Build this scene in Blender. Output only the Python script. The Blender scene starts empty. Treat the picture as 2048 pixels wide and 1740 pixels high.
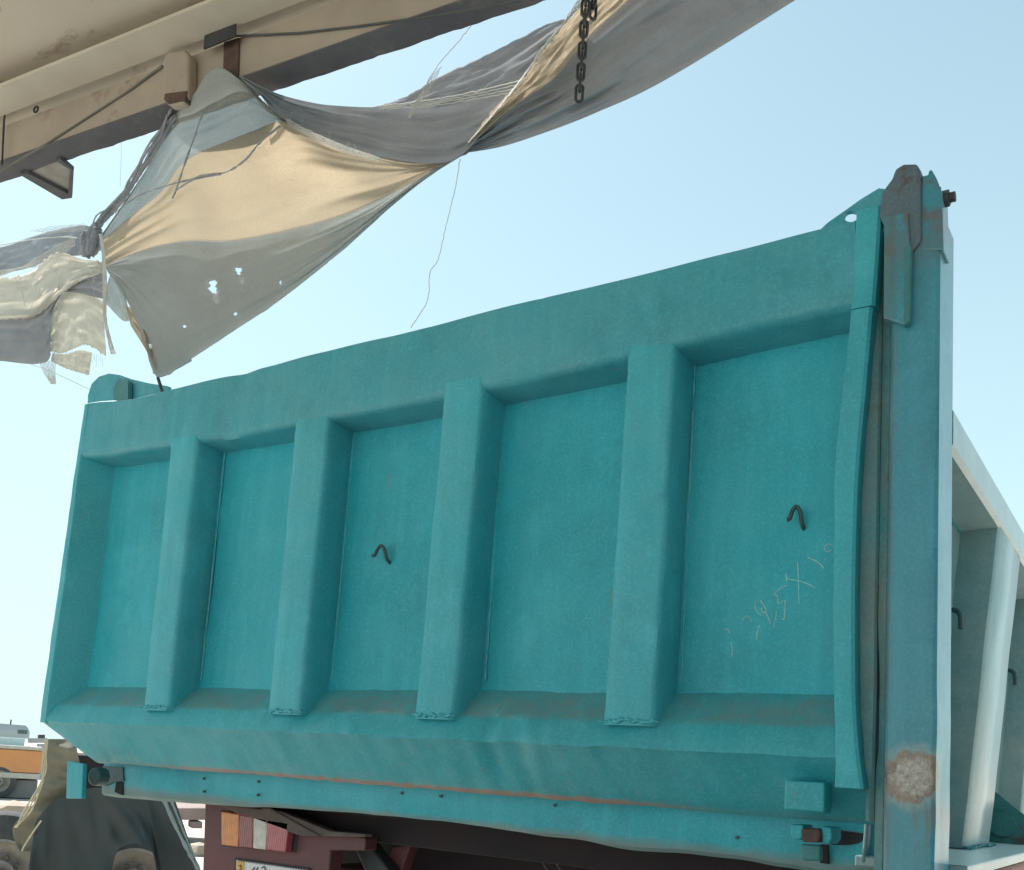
import bpy, math, random
from math import radians, sin, cos, pi
from mathutils import Vector, Matrix, noise
random.seed(7)
S = bpy.context.scene
COL = S.collection

# ---------------------------------------------------------------- camera
F, PX, PY = 1998.2216, 1036.87, 1276.2          # focal length and optical centre in photograph pixels (2048 wide)
CAM = Vector((1.6879, -1.7503, 1.5913))
cd = bpy.data.cameras.new('camera'); cam = bpy.data.objects.new('camera', cd); COL.objects.link(cam)
cam.location = CAM; cam.rotation_euler = (1.7039, -0.0639, 0.5828)
cd.sensor_width = 36; cd.lens = 36 * F / 2048
cd.shift_x = -(PX - 1024) / 2048; cd.shift_y = (PY - 870) / 2048
cd.clip_start = 0.05; cd.clip_end = 3000
S.camera = cam
ROT = cam.rotation_euler.to_matrix()

# ---------------------------------------------------------------- sky, sun, exposure
SUN_EL, SUN_AZ = radians(57), radians(-82)       # azimuth from +Y towards +X
w = bpy.data.worlds.new('World'); S.world = w; w.use_nodes = True
nt = w.node_tree; nt.nodes.clear()
sky = nt.nodes.new('ShaderNodeTexSky'); sky.sky_type = 'NISHITA'; sky.sun_disc = False
sky.sun_elevation = SUN_EL; sky.sun_rotation = SUN_AZ; sky.dust_density = 1.2; sky.air_density = 1.0; sky.ozone_density = 1.5
tint = nt.nodes.new('ShaderNodeMix'); tint.data_type = 'RGBA'; tint.blend_type = 'MULTIPLY'
tint.inputs['Factor'].default_value = 1; tint.inputs['B'].default_value = (0.92, 1.03, 0.86, 1)
bg = nt.nodes.new('ShaderNodeBackground'); bg.inputs['Strength'].default_value = 0.106
wo = nt.nodes.new('ShaderNodeOutputWorld')
nt.links.new(sky.outputs[0], tint.inputs['A']); 
# thin white haze towards the horizon
geo = nt.nodes.new('ShaderNodeTexCoord'); sx = nt.nodes.new('ShaderNodeSeparateXYZ'); nt.links.new(geo.outputs['Generated'], sx.inputs[0])
mr = nt.nodes.new('ShaderNodeMapRange'); mr.interpolation_type = 'SMOOTHSTEP'
for k, v in zip(('From Min', 'From Max', 'To Min', 'To Max'), (-.05, .8, .9, .25)): mr.inputs[k].default_value = v
nt.links.new(sx.outputs[2], mr.inputs[0])
hz = nt.nodes.new('ShaderNodeMix'); hz.data_type = 'RGBA'; hz.inputs['B'].default_value = (3.65, 4.95, 5.1, 1)
nt.links.new(mr.outputs[0], hz.inputs['Factor']); nt.links.new(tint.outputs['Result'], hz.inputs['A'])
nt.links.new(hz.outputs['Result'], bg.inputs[0]); nt.links.new(bg.outputs[0], wo.inputs[0])
sl = bpy.data.lights.new('sun', 'SUN'); sl.energy = 4.3; sl.angle = radians(0.5); sl.color = (1, 0.96, 0.9)
so = bpy.data.objects.new('sun', sl); COL.objects.link(so)
sd = Vector((sin(SUN_AZ) * cos(SUN_EL), cos(SUN_AZ) * cos(SUN_EL), sin(SUN_EL)))
so.rotation_euler = sd.to_track_quat('Z', 'Y').to_euler(); so.location = (0, 6, 12)
S.view_settings.view_transform = 'Standard'; S.view_settings.look = 'None'
S.view_settings.gamma = 1; S.view_settings.exposure = 1.0

# ---------------------------------------------------------------- helpers
def ray(x, y): return ROT @ Vector(((x - PX) / F, -(y - PY) / F, -1.0))
def at(x, y, Y):                                  # point where the sight line meets the plane y = Y
    d = ray(x, y); return CAM + d * ((Y - CAM.y) / d.y)
def far(x, y, D): return CAM + ray(x, y) * D      # point at distance D in front of the camera
def onz(x, y, Z):
    d = ray(x, y); return CAM + d * ((Z - CAM.z) / d.z)
def nz(x, y=0, z=0): return noise.noise(Vector((x, y, z)))
def sm(a, b, t):
    t = max(0, min(1, (t - a) / (b - a))); return t * t * (3 - 2 * t)

def tag(o, label=None, cat=None, group=None, kind=None):
    if label: o['label'] = label
    if cat: o['category'] = cat
    if group: o['group'] = group
    if kind: o['kind'] = kind
    return o
def empty(name, loc=(0, 0, 0)):
    o = bpy.data.objects.new(name, None); o.location = loc; o.empty_display_size = .1; COL.objects.link(o); return o

class MB:
    def __init__(s): s.v = []; s.f = []
    def add(s, vs, fs):
        b = len(s.v); s.v += [tuple(p) for p in vs]; s.f += [tuple(i + b for i in f) for f in fs]; return s
    def box(s, x0, x1, y0, y1, z0, z1, M=None):
        vs = [Vector((x, y, z)) for x in (x0, x1) for y in (y0, y1) for z in (z0, z1)]
        if M: vs = [M @ p for p in vs]
        return s.add(vs, [(0, 1, 3, 2), (4, 6, 7, 5), (0, 4, 5, 1), (2, 3, 7, 6), (0, 2, 6, 4), (1, 5, 7, 3)])
    def rings(s, R, caps=True, closed=False):
        n = len(R[0]); b = len(s.v)
        for r in R: s.v += [tuple(p) for p in r]
        m = len(R)
        for i in range(m - (0 if closed else 1)):
            for j in range(n):
                a, c = i * n + j, i * n + (j + 1) % n
                d, e = ((i + 1) % m) * n + j, ((i + 1) % m) * n + (j + 1) % n
                s.f.append((b + a, b + c, b + e, b + d))
        if caps and not closed:
            s.f.append(tuple(b + j for j in range(n))[::-1]); s.f.append(tuple(b + (m - 1) * n + j for j in range(n)))
        return s
    def tube(s, path, r, n=8, closed=False, jit=0):
        P = [Vector(p) for p in path]; R = []
        up = None
        for i, p in enumerate(P):
            a = P[i - 1] if (i > 0 or closed) else P[0]; c = P[(i + 1) % len(P)] if (i < len(P) - 1 or closed) else P[-1]
            t = (c - a).normalized()
            if up is None: up = t.orthogonal().normalized()
            up = (up - t * up.dot(t)).normalized(); sd_ = t.cross(up)
            rr = (r[i] if isinstance(r, (list, tuple)) else r) * (1 + random.uniform(-jit, jit))
            R.append([p + (up * cos(k * 2 * pi / n) + sd_ * sin(k * 2 * pi / n)) * rr for k in range(n)])
        return s.rings(R, closed=closed)
    def prism(s, poly, off):                       # closed outline pushed along the vector off
        off = Vector(off); n = len(poly); A = [Vector(p) for p in poly]
        s.add(A + [p + off for p in A], [tuple(range(n)), tuple(range(2 * n - 1, n - 1, -1))] + [(i, (i + 1) % n, n + (i + 1) % n, n + i) for i in range(n)]); return s
    def build(s, name, mat, parent=None, smooth=False, bevel=0, solid=0, sub=0, auto=True):
        me = bpy.data.meshes.new(name); me.from_pydata(s.v, [], s.f); me.update()
        import bmesh
        b = bmesh.new(); b.from_mesh(me); bmesh.ops.recalc_face_normals(b, faces=b.faces); b.to_mesh(me); b.free()
        if smooth:
            for p in me.polygons: p.use_smooth = True
            me.set_sharp_from_angle(angle=radians(38)) if auto else None
        o = bpy.data.objects.new(name, me); COL.objects.link(o); me.materials.append(mat)
        if parent:
            o.parent = parent
            L = Vector((0, 0, 0)); p = parent
            while p: L += p.location; p = p.parent
            o.location = -L
        if solid:
            m = o.modifiers.new('t', 'SOLIDIFY'); m.thickness = solid; m.offset = 0
        if bevel:
            m = o.modifiers.new('b', 'BEVEL'); m.width = bevel; m.segments = 2; m.limit_method = 'ANGLE'; m.angle_limit = radians(35)
        if sub:
            m = o.modifiers.new('s', 'SUBSURF'); m.levels = sub; m.render_levels = sub
        return o

def catmull(P, n):                                # resample a polyline of vectors with n points, smoothly
    P = [Vector(p) for p in P]; m = len(P) - 1; out = []
    for k in range(n):
        t = k / (n - 1) * m; i = min(int(t), m - 1); u = t - i
        p0, p1, p2, p3 = P[max(i - 1, 0)], P[i], P[i + 1], P[min(i + 2, m)]
        out.append(0.5 * ((2 * p1) + (p2 - p0) * u + (2 * p0 - 5 * p1 + 4 * p2 - p3) * u * u + (3 * p1 - p0 - 3 * p2 + p3) * u ** 3))
    return out

# ---------------------------------------------------------------- materials
class N:
    def __init__(s, name, rough=.6, metal=0, spec=.5):
        s.m = bpy.data.materials.new(name); s.m.use_nodes = True; s.t = s.m.node_tree
        s.b = s.t.nodes['Principled BSDF']; s.b.inputs['Roughness'].default_value = rough
        s.b.inputs['Metallic'].default_value = metal; s.b.inputs['Specular IOR Level'].default_value = spec
        s.co = s.t.nodes.new('ShaderNodeTexCoord').outputs['Object']
    def map(s, sc=(1, 1, 1), loc=(0, 0, 0), rot=(0, 0, 0)):
        n = s.t.nodes.new('ShaderNodeMapping'); n.inputs['Scale'].default_value = sc; n.inputs['Location'].default_value = loc; n.inputs['Rotation'].default_value = rot
        s.t.links.new(s.co, n.inputs[0]); return n.outputs[0]
    def noise(s, scale, detail=4, rough=.6, vec=None, dist=0):
        n = s.t.nodes.new('ShaderNodeTexNoise'); n.inputs['Scale'].default_value = scale; n.inputs['Detail'].default_value = detail
        n.inputs['Roughness'].default_value = rough; n.inputs['Distortion'].default_value = dist
        s.t.links.new(vec if vec else s.co, n.inputs['Vector']); return n.outputs[0]
    def ramp(s, f, a, b, lo=0., hi=1.):
        n = s.t.nodes.new('ShaderNodeMapRange'); n.clamp = True
        for k, v in zip(('From Min', 'From Max', 'To Min', 'To Max'), (a, b, lo, hi)): n.inputs[k].default_value = v
        s.t.links.new(f, n.inputs[0]); return n.outputs[0]
    def math(s, op, a, b=0.):
        n = s.t.nodes.new('ShaderNodeMath'); n.operation = op
        for i, q in enumerate((a, b)):
            if isinstance(q, (int, float)): n.inputs[i].default_value = q
            else: s.t.links.new(q, n.inputs[i])
        return n.outputs[0]
    def mix(s, f, a, b):
        n = s.t.nodes.new('ShaderNodeMix'); n.data_type = 'RGBA'
        for k, q in (('Factor', f), ('A', a), ('B', b)):
            if isinstance(q, tuple): n.inputs[k].default_value = q + (1,) if len(q) == 3 else q
            elif isinstance(q, (int, float)): n.inputs[k].default_value = q
            else: s.t.links.new(q, n.inputs[k])
        return n.outputs['Result']
    def sep(s):
        n = s.t.nodes.new('ShaderNodeSeparateXYZ'); s.t.links.new(s.co, n.inputs[0]); return n.outputs
    def dist(s, p):
        n = s.t.nodes.new('ShaderNodeVectorMath'); n.operation = 'DISTANCE'; n.inputs[1].default_value = p; s.t.links.new(s.co, n.inputs[0]); return n.outputs['Value']
    def col(s, c):
        if isinstance(c, tuple): s.b.inputs['Base Color'].default_value = c + (1,)
        else: s.t.links.new(c, s.b.inputs['Base Color'])
        return s
    def rough(s, r): s.t.links.new(r, s.b.inputs['Roughness']); return s
    def bump(s, h, st=.3, d=.01):
        n = s.t.nodes.new('ShaderNodeBump'); n.inputs['Strength'].default_value = st; n.inputs['Distance'].default_value = d
        s.t.links.new(h, n.inputs['Height']); s.t.links.new(n.outputs[0], s.b.inputs['Normal']); return s

TEAL = (.012, .40, .48)
def paint(name, base=TEAL, dust=.25, dustcol=(.15, .38, .42), rust=0., rough=.42, extra=None, coat=0., sheen=.0):
    n = N(name, rough)
    n.b.inputs['Coat Weight'].default_value = coat; n.b.inputs['Coat Roughness'].default_value = .22
    n.b.inputs['Sheen Weight'].default_value = sheen; n.b.inputs['Sheen Roughness'].default_value = .35; n.b.inputs['Sheen Tint'].default_value = (.9, 1, 1, 1)
    fine = n.noise(55, 6, .7); big = n.noise(1.6, 4, .55); st = n.noise(6, 5, .65, n.map((5, 5, .45)))
    c = n.mix(n.ramp(big, .3, .72, 0, .6), base, tuple(x * .8 for x in base))
    c = n.mix(n.ramp(st, .46, .82, 0, .55), c, tuple(min(1, x * 1.25 + .03) for x in base))
    d = n.math('MULTIPLY', n.ramp(n.noise(4.5, 8, .7), .38, .75), n.ramp(fine, .3, .7, .55, 1))
    c = n.mix(n.math('MULTIPLY', d, dust * 2), c, dustcol)
    c = n.mix(n.ramp(n.noise(3.3, 9, .72, n.map(loc=(4, 1, 9))), .5, .68, 0, .42), c, tuple(x * .55 for x in base))
    c = n.mix(n.ramp(n.noise(5.5, 9, .75, n.map((1, 1, .7), (8, 3, 2))), .54, .70, 0, .5), c, tuple(min(1, x * 1.3 + .05) for x in base))
    for rot, lc in ((.35, 11), (-.6, 5), (1.2, 2)):       # scuffs and scratches
        c = n.mix(n.math('MULTIPLY', n.ramp(n.noise(9, 4, .8, n.map((26, 6, 1.1), (lc, 2, lc), (0, rot, 0))), .69, .73, 0, .6), n.ramp(n.noise(2.2, 3, .5, n.map(loc=(lc, 0, 3))), .5, .6)), c, (.2, .38, .37))
    c = n.mix(n.ramp(n.noise(330, 2, .8), .35, .65, 0, .30), c, tuple(x * .55 for x in base))
    c = n.mix(n.ramp(n.noise(150, 3, .75), .5, .68, 0, .30), c, tuple(min(1, x * 1.35 + .06) for x in base))
    c = n.mix(n.ramp(n.noise(130, 3, .8), .70, .76, 0, .5), c, (.05, .13, .13))
    c = n.mix(n.ramp(n.noise(18, 3, .5, n.map((1.5, 1, .5), (3, 1, 7))), .72, .76, 0, .45), c, (.2, .22, .2))
    if rust:
        c = n.mix(n.ramp(n.noise(9, 8, .75), .67 - rust * .12, .72 - rust * .1, 0, .85), c, n.mix(fine, (.16, .07, .04), (.07, .05, .045)))
    if extra: c = extra(n, c, fine)
    n.col(c); n.rough(n.ramp(n.noise(7, 5), .3, .7, rough - .07, rough + .2))
    h = n.math('ADD', n.math('MULTIPLY', n.noise(260, 3, .6), .35), n.math('MULTIPLY', n.noise(14, 4), .9))
    n.bump(h, .35, .004); return n.m

def ex_bottom(n, c, fine):                        # dirt lying on the ledge, rust along the lower lip
    z = n.sep()[2]; x = n.sep()[0]
    nn = n.noise(30, 6, .75); nx = n.noise(3, 4)
    ledge = n.math('MULTIPLY', n.math('MULTIPLY', n.ramp(z, 1.699, 1.712), n.ramp(z, 1.775, 1.742, .25, 1)), n.math('MULTIPLY', n.ramp(nn, .3, .66, .1, .9), n.ramp(n.noise(5, 3), .35, .6, .35, 1)))
    c = n.mix(ledge, c, (.19, .25, .235))
    sc = n.noise(30, 5, .7, n.map((2.2, 1, .6), rot=(0, .5, 0)))
    c = n.mix(n.math('MULTIPLY', n.ramp(sc, .60, .72, 0, .6), n.ramp(z, 1.645, 1.6)), c, (.25, .24, .18))
    lip = n.math('ADD', z, n.math('MULTIPLY', n.noise(70, 5, .7, n.map((1, 1, .35))), .022))
    lim = n.math('MULTIPLY', n.ramp(lip, 1.561, 1.5555), n.math('MULTIPLY', n.ramp(x, -.95, -.5, .1, 1), n.ramp(x, .95, .7, .1, 1)))
    return n.mix(lim, c, n.mix(fine, (.34, .19, .14), (.30, .24, .2)))
def ex_post(n, c, fine):
    d = n.dist((1.312, 0, 1.625)); nn = n.noise(26, 8, .8, n.map((1, 1, .5))); dd = n.math('ADD', d, n.math('MULTIPLY', n.math('SUBTRACT', nn, .5), .085))
    c = n.mix(n.ramp(dd, .064, .046, 0, .6), c, (.3, .36, .35))
    c = n.mix(n.ramp(dd, .046, .040), c, n.mix(n.ramp(n.noise(22, 5, .8), .4, .6), (.27, .19, .13), (.13, .085, .065)))
    c = n.mix(n.ramp(dd, .036, .026), c, n.mix(n.ramp(n.noise(90, 4, .8), .4, .6), (.5, .46, .42), (.25, .2, .17)))
    z = n.sep()[2]; x = n.sep()[0]
    run = n.math('MULTIPLY', n.math('MULTIPLY', n.ramp(z, 1.60, 1.57), n.ramp(z, 1.46, 1.56, 0, .8)), n.ramp(n.noise(30, 4, .7, n.map((1, 1, .12))), .5, .62))
    c = n.mix(n.math('MULTIPLY', run, n.ramp(x, 1.275, 1.30)), c, (.12, .1, .07))
    c = n.mix(n.math('MULTIPLY', n.ramp(x, 1.283, 1.272), n.ramp(n.noise(9, 6, .7, n.map((1, 1, .3))), .42, .62, 0, .7)), c, (.10, .10, .07))
    c = n.mix(n.math('MULTIPLY', n.ramp(z, 2.5, 2.62), n.ramp(n.noise(16, 5, .7), .4, .52, 0, .75)), c, (.14, .085, .07))
    return c
def ex_sill(n, c, fine):
    z = n.math('ADD', n.sep()[2], n.math('MULTIPLY', n.noise(12, 5, .7), .03))
    return n.mix(n.ramp(z, 1.492, 1.472, 0, .8), c, (.17, .2, .18))

M_panel = paint('teal_panel', dust=.10)
M_rib = paint('teal_rib', tuple((.04, .435, .515)), dust=.34, rust=.1)
M_rail = paint('teal_top_rail', (.045, .37, .445), dust=.36)
M_bottom = paint('teal_bottom_rail', (.022, .365, .425), dust=.24, extra=ex_bottom)
M_flange = paint('teal_flange', (.03, .41, .48), dust=.2, rust=.25)
M_post = paint('teal_post', (.018, .27, .36), dust=.15, rust=.3, extra=ex_post, coat=.8, sheen=.12)
M_sill = paint('teal_sill', (.012, .37, .44), dust=.16, extra=ex_sill)
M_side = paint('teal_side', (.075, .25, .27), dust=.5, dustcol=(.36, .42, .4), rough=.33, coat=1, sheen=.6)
M_lug = paint('teal_lug', (.03, .2, .2), dust=.3, rust=.6)
M_ear = paint('rusty_ear', (.10, .17, .21), dust=.3, rust=1.1, dustcol=(.15, .14, .14))
M_brown = paint('dirty_edge', (.07, .25, .28), dust=.6, dustcol=(.26, .25, .20), rust=.5)

def plain(name, a, b=None, rough=.7, sc=8, metal=0, bump=.2, c3=None):
    n = N(name, rough, metal); b = b or tuple(x * .7 for x in a)
    c = n.mix(n.ramp(n.noise(sc, 6, .65), .32, .68), a, b)
    if c3: c = n.mix(n.ramp(n.noise(sc * .6, 8, .72, n.map(loc=(5, 2, 1))), .58, .66), c, c3)
    n.col(c); n.bump(n.noise(sc * 9, 4), bump, .004); return n.m
M_rust = plain('rusty_steel', (.13, .075, .055), (.06, .045, .042), .85, 30, c3=(.2, .11, .07))
M_dark = plain('dark_steel', (.03, .035, .04), (.05, .05, .055), .6, 25)
M_hook = plain('painted_hook', (.02, .11, .12), (.06, .07, .07), .5, 60)
M_maroon = plain('maroon_paint', (.16, .045, .05), (.1, .04, .045), .55, 6, c3=(.14, .1, .085))
M_under = plain('underbody_grime', (.035, .022, .025), (.02, .018, .022), .9, 5)
M_brace = plain('dusty_brace', (.17, .125, .11), (.1, .075, .07), .85, 10)
M_edge_lit = plain('lit_worn_edge', (.10, .52, .56), (.05, .42, .47), .5, 40)
M_chain = plain('chain_steel', (.045, .05, .055), (.09, .085, .085), .45, 60, metal=.6)
M_chalk = plain('chalk', (.46, .74, .75), rough=.9)
M_beam = plain('beige_beam_paint', (.43, .37, .295), (.36, .30, .245), .6, 5, c3=(.24, .15, .11))
M_purple = plain('grey_primer', (.14, .135, .15), (.1, .1, .115), .8, 12, c3=(.2, .18, .17))
M_weld = plain('weld_bead', (.04, .32, .36), (.12, .27, .27), .6, 80)

def roof_mat():
    n = N('roof_soffit', .6)
    c = n.mix(n.ramp(n.noise(1.3, 5, .6), .3, .7), (.62, .55, .455), (.52, .455, .37))
    c = n.mix(n.ramp(n.noise(3.2, 7, .7, n.map((1, 2.4, 1), rot=(0, 0, .2))), .56, .68, 0, .8), c, (.19, .11, .085))
    c = n.mix(n.ramp(n.noise(7, 4, .6), .68, .73, 0, .8), c, (.1, .07, .06))
    n.col(c); n.bump(n.noise(9, 4), .2, .01); return n.m
M_roof = roof_mat()

def cloth(name, c1, c2, trans=.5, hole=.12, stripe=0.):
    n = N(name, .9); t = n.t; t.nodes.remove(n.b)
    weave = n.noise(420, 2, .5); big = n.noise(5, 6, .65)
    c = n.mix(n.ramp(big, .3, .7), c1, c2)
    c = n.mix(n.ramp(weave, .35, .65, 0, .5), c, tuple(x * .62 for x in c1))
    c = n.mix(n.ramp(n.noise(11, 6, .75), .6, .75, 0, .18), c, (.2, .18, .15))
    df = t.nodes.new('ShaderNodeBsdfDiffuse'); tr = t.nodes.new('ShaderNodeBsdfTranslucent'); tp = t.nodes.new('ShaderNodeBsdfTransparent')
    t.links.new(c, df.inputs[0]); t.links.new(c, tr.inputs[0])
    bm = t.nodes.new('ShaderNodeBump'); bm.inputs['Strength'].default_value = .35; bm.inputs['Distance'].default_value = .003
    hgt = n.math('ADD', n.noise(26, 5, .6), n.math('MULTIPLY', n.noise(600, 2), .4)); t.links.new(hgt, bm.inputs['Height'])
    t.links.new(bm.outputs[0], df.inputs['Normal'])
    m1 = t.nodes.new('ShaderNodeMixShader'); m1.inputs[0].default_value = trans
    t.links.new(df.outputs[0], m1.inputs[1]); t.links.new(tr.outputs[0], m1.inputs[2])
    m2 = t.nodes.new('ShaderNodeMixShader'); t.links.new(n.ramp(n.noise(900, 1), .42, .62, hole * .3, min(1, hole * 1.8)), m2.inputs[0])
    t.links.new(m1.outputs[0], m2.inputs[1]); t.links.new(tp.outputs[0], m2.inputs[2])
    t.links.new(m2.outputs[0], t.nodes['Material Output'].inputs[0]); return n.m
M_cloth = cloth('shade_cloth', (.74, .66, .54), (.68, .60, .49), .66, .05)
M_cloth_shaded = cloth('shade_cloth_in_shadow', (.70, .73, .72), (.62, .65, .64), .5, .06)  # same cloth as the beige; its shaded tone is put into the colour
M_clothL = cloth('shade_cloth_pale', (.88, .85, .78), (.82, .79, .71), .62, .05)
M_thin = cloth('thin_cloth', (.5, .5, .45), (.42, .44, .42), .5, .40)
M_cloth_deepshade = cloth('deep_shaded_cloth', (.58, .60, .64), (.42, .44, .47), .35, .07)  # darker grey copy of the cloth; shade of doubled layers is in the colour
M_thread = plain('loose_thread', (.72, .70, .64), (.5, .5, .48), .9)

# ================================================================ SETTING: ground
def ground_mat():
    n = N('sand_ground', .95)
    c = n.mix(n.ramp(n.noise(.35, 8, .65), .3, .7), (.52, .475, .41), (.43, .395, .345))
    c = n.mix(n.ramp(n.noise(4, 8, .75), .55, .7, 0, .6), c, (.3, .26, .21))
    n.col(c); n.bump(n.noise(7, 8, .7), .5, .05); return n.m
g = MB(); K = 60
for i in range(K + 1):
    for j in range(K + 1):
        a = (i / K * 2 - 1); b = (j / K * 2 - 1); x = math.copysign(abs(a) ** 3, a) * 900; y = math.copysign(abs(b) ** 3, b) * 900
        g.v.append((x, y, .03 * nz(x * .3, y * .3)))
g.f = [(i * (K + 1) + j, (i + 1) * (K + 1) + j, (i + 1) * (K + 1) + j + 1, i * (K + 1) + j + 1) for i in range(K) for j in range(K)]
tag(g.build('ground', ground_mat(), smooth=True, auto=False), kind='structure')

# ================================================================ DUMP TRUCK
truck = tag(empty('dump_truck', (0, 2.5, 0)), 'rear of a turquoise tipper truck with a ribbed steel tailgate', 'dump truck')

# --- tailgate: panel (the part), its rails, ribs and hooks (sub-parts)
def sheet(nu, nv, fn):
    m = MB()
    for i in range(nu + 1):
        for j in range(nv + 1): m.v.append(tuple(fn(i / nu, j / nv)))
    m.f = [(i * (nv + 1) + j, (i + 1) * (nv + 1) + j, (i + 1) * (nv + 1) + j + 1, i * (nv + 1) + j + 1) for i in range(nu) for j in range(nv)]
    return m
def pan(u, v):
    x = -1.20 + 2.4 * u; z = 1.75 + .74 * v
    y = .092 + .007 * nz(x * 2.2, z * 2.6, 3) + .003 * nz(x * 7, z * 6, 1)
    return (x, y, z)
gate = sheet(120, 40, pan).build('tailgate', M_panel, truck, smooth=True, solid=.005, auto=False)
tag(gate, 'ribbed turquoise tailgate')

def sweep(prof, xs, fn, loop=True):
    return MB().rings([[fn(x, a, b, k) for k, (a, b) in enumerate(prof)] for x in xs])
# top rail
PR = [(.10, 2.462), (.020, 2.470), (.010, 2.4735), (.003, 2.480), (0, 2.491), (0, 2.54), (0, 2.59), (.0, 2.630), (.0, 2.6395), (.004, 2.6425), (.10, 2.606)]
def top_fn(x, y, z, k):
    fr = 1 if 2 <= k <= 8 else .3
    fr = 1 if 2 <= k <= 9 else .3; y += fr * (.006 * nz(x * 3.2, min(z, 2.6) * 5, 9) + .003 * nz(x * 9, min(z, 2.6) * 9, 2))
    d = math.exp(-((x + .50 + (z - 2.5) * -.25) / .05) ** 2); y += fr * d * .010
    d = math.exp(-((x - .45) / .04) ** 2); y += fr * d * .05 * max(0, 2.58 - z)
    z += .0012 * nz(x * 4, 0, 5)
    z += (.024 * sm(-.92, -1.2, x) - .003) if k > 5 else (-.022 + .022 * min(1, (abs(x - .1) / 1.05) ** 1.6) + .01 * sm(-1, -1.2, x))
    return (x, y, z)
xs = [-1.206 + i * (2.408 / 130) for i in range(131)]
sweep(PR, xs, top_fn).build('top_rail', M_rail, gate, smooth=True)
# ribs
def rib(xl, xr, xlb, xrb, idx):
    pr = [(0, .10), (.012, .05), (.02, .004), (.09, 0), (.35, 0), (.65, 0), (.89, 0), (.945, .003), (.980, .010), (1.0, .028), (1.03, .10)]
    R = []
    for i in range(121):
        t = i / 120; z = 1.695 + (2.483 - 1.695) * t
        a = xlb + (xl - xlb) * t; b = xrb + (xr - xrb) * t; r = []
        for k, (u, y) in enumerate(pr):
            x = a + (b - a) * u + (.0012 * nz(z * 9, idx, k * .2) if 0 < k < 10 else 0)
            fr = 1 if 2 <= k <= 8 else .4
            yy = y + fr * (.003 * nz(z * 5, idx * 3 + u * .8, 4) + .0012 * nz(z * 16, idx + u * 2, 4))
            if idx == 4:
                line = 2.075 + u * .09
                yy += fr * .009 * sm(line + .004, line - .010, z) * sm(line - .30, line - .02, z) * min(1, u * 1.1)
                yy += fr * .007 * math.exp(-((z - 1.86) / .05) ** 2) * math.exp(-((u - .6) / .3) ** 2)
            if idx == 3: yy += fr * .003 * math.exp(-((z - 1.86) / .09) ** 2) * u; x += .0015 * math.exp(-((z - 1.83) / .05) ** 2) * (k > 7)
            r.append((x, yy, z))
        R.append(r)
    o = MB().rings(R).build('rib', M_rib, gate, smooth=True)
    eb = MB().tube([(R[i][2][0] - .0005, R[i][2][1] + .001, R[i][2][2]) for i in range(len(R))], .0014, 6, jit=.4); eb.build('edge_highlight', M_edge_lit, o)  # pale tube on the left rib edge; highlight and wear in its colour
    w = MB(); P = [((xlb + (xrb - xlb) * q), -.002 + .002 * random.random(), 1.706 + random.uniform(-.004, .004)) for q in [i / 16 for i in range(-1, 18)]]
    w.tube(P, .0045, 6, jit=.6); w.build('weld_bead', M_weld, o) if False else None
    return o
for i, a in enumerate([(-.747, -.627, -.735, -.621), (-.236, -.113, -.233, -.119), (.256, .372, .245, .352), (.741, .849, .727, .839)]): rib(*a, i + 1)
# weld beads where the ribs land on the ledge and under the top rail
for xa, xb in ((-.74, -.616), (-.24, -.112), (.238, .36), (.72, .845)):
    wm = MB(); P = [(xa + (xb - xa) * q / 18, -.001 - .003 * random.random(), 1.7035 + random.uniform(-.003, .003)) for q in range(19)]
    wm.tube(P, .0030, 6, jit=.8)
    for q in range(7):
        x = random.uniform(xa, xb); wm.tube([(x, -.004, 1.705 + random.uniform(-.006, .004)), (x + .006, -.003, 1.705 + random.uniform(-.006, .004))], .0016, 5)
    wm.build('weld_bead', M_rib, gate, smooth=True)
for xr_ in (-.617, -.112, .364, .846):
    P = [(xr_ + .006 + random.uniform(-.001, .001), .089, 1.79 + q * .0112) for q in range(62)]
    MB().tube(P, .0024, 5, jit=.7).build('weld_bead', M_rib, gate, smooth=True)
# bottom rail
PB = [(.10, 1.776), (.06, 1.744), (.030, 1.714), (.021, 1.707), (.016, 1.699), (.009, 1.682), (.0005, 1.660), (.0, 1.652), (.007, 1.647), (.042, 1.607), (.074, 1.571), (.100, 1.541), (.108, 1.538), (.108, 1.60), (.11, 1.70)]
def bot_fn(x, y, z, k):
    fr = 1 if 2 <= k <= 8 else (.35 if k < 13 else 0)
    hit = sm(-.45, -.1, x) * sm(1.1, .6, x)
    y += fr * (.004 * nz(x * 5, k * .1, 2) + .018 * hit * max(0, nz(x * 11, k * .18, 7)) + .006 * hit * nz(x * 26, k * .3, 3))
    z += fr * (.004 * nz(x * 7, 0, k * .05) + hit * .005 * nz(x * 17, 1, k * .1))
    d = math.exp(-((x - .44) / .022) ** 2); y += d * .012 * (1 if 3 <= k <= 9 else .2)
    if 10 <= k <= 12: z += .003 * nz(x * 4, 3) + .002 * nz(x * 30, 6)
    if k >= 5 and z < 1.652:
        x = max(x, -1.23 + (1.652 - z) * 1.42) if x < -.9 else x
    lim = 1.205 + .04 * sm(1.66, 1.54, z)
    return (min(x, lim) if x < 1.2 else lim - (0 if k else 0), y, z)
xs = [-1.228 + i * (2.435 / 240) for i in range(241)]
sweep(PB, xs, bot_fn).build('bottom_rail', M_bottom, gate, smooth=True)
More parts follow.
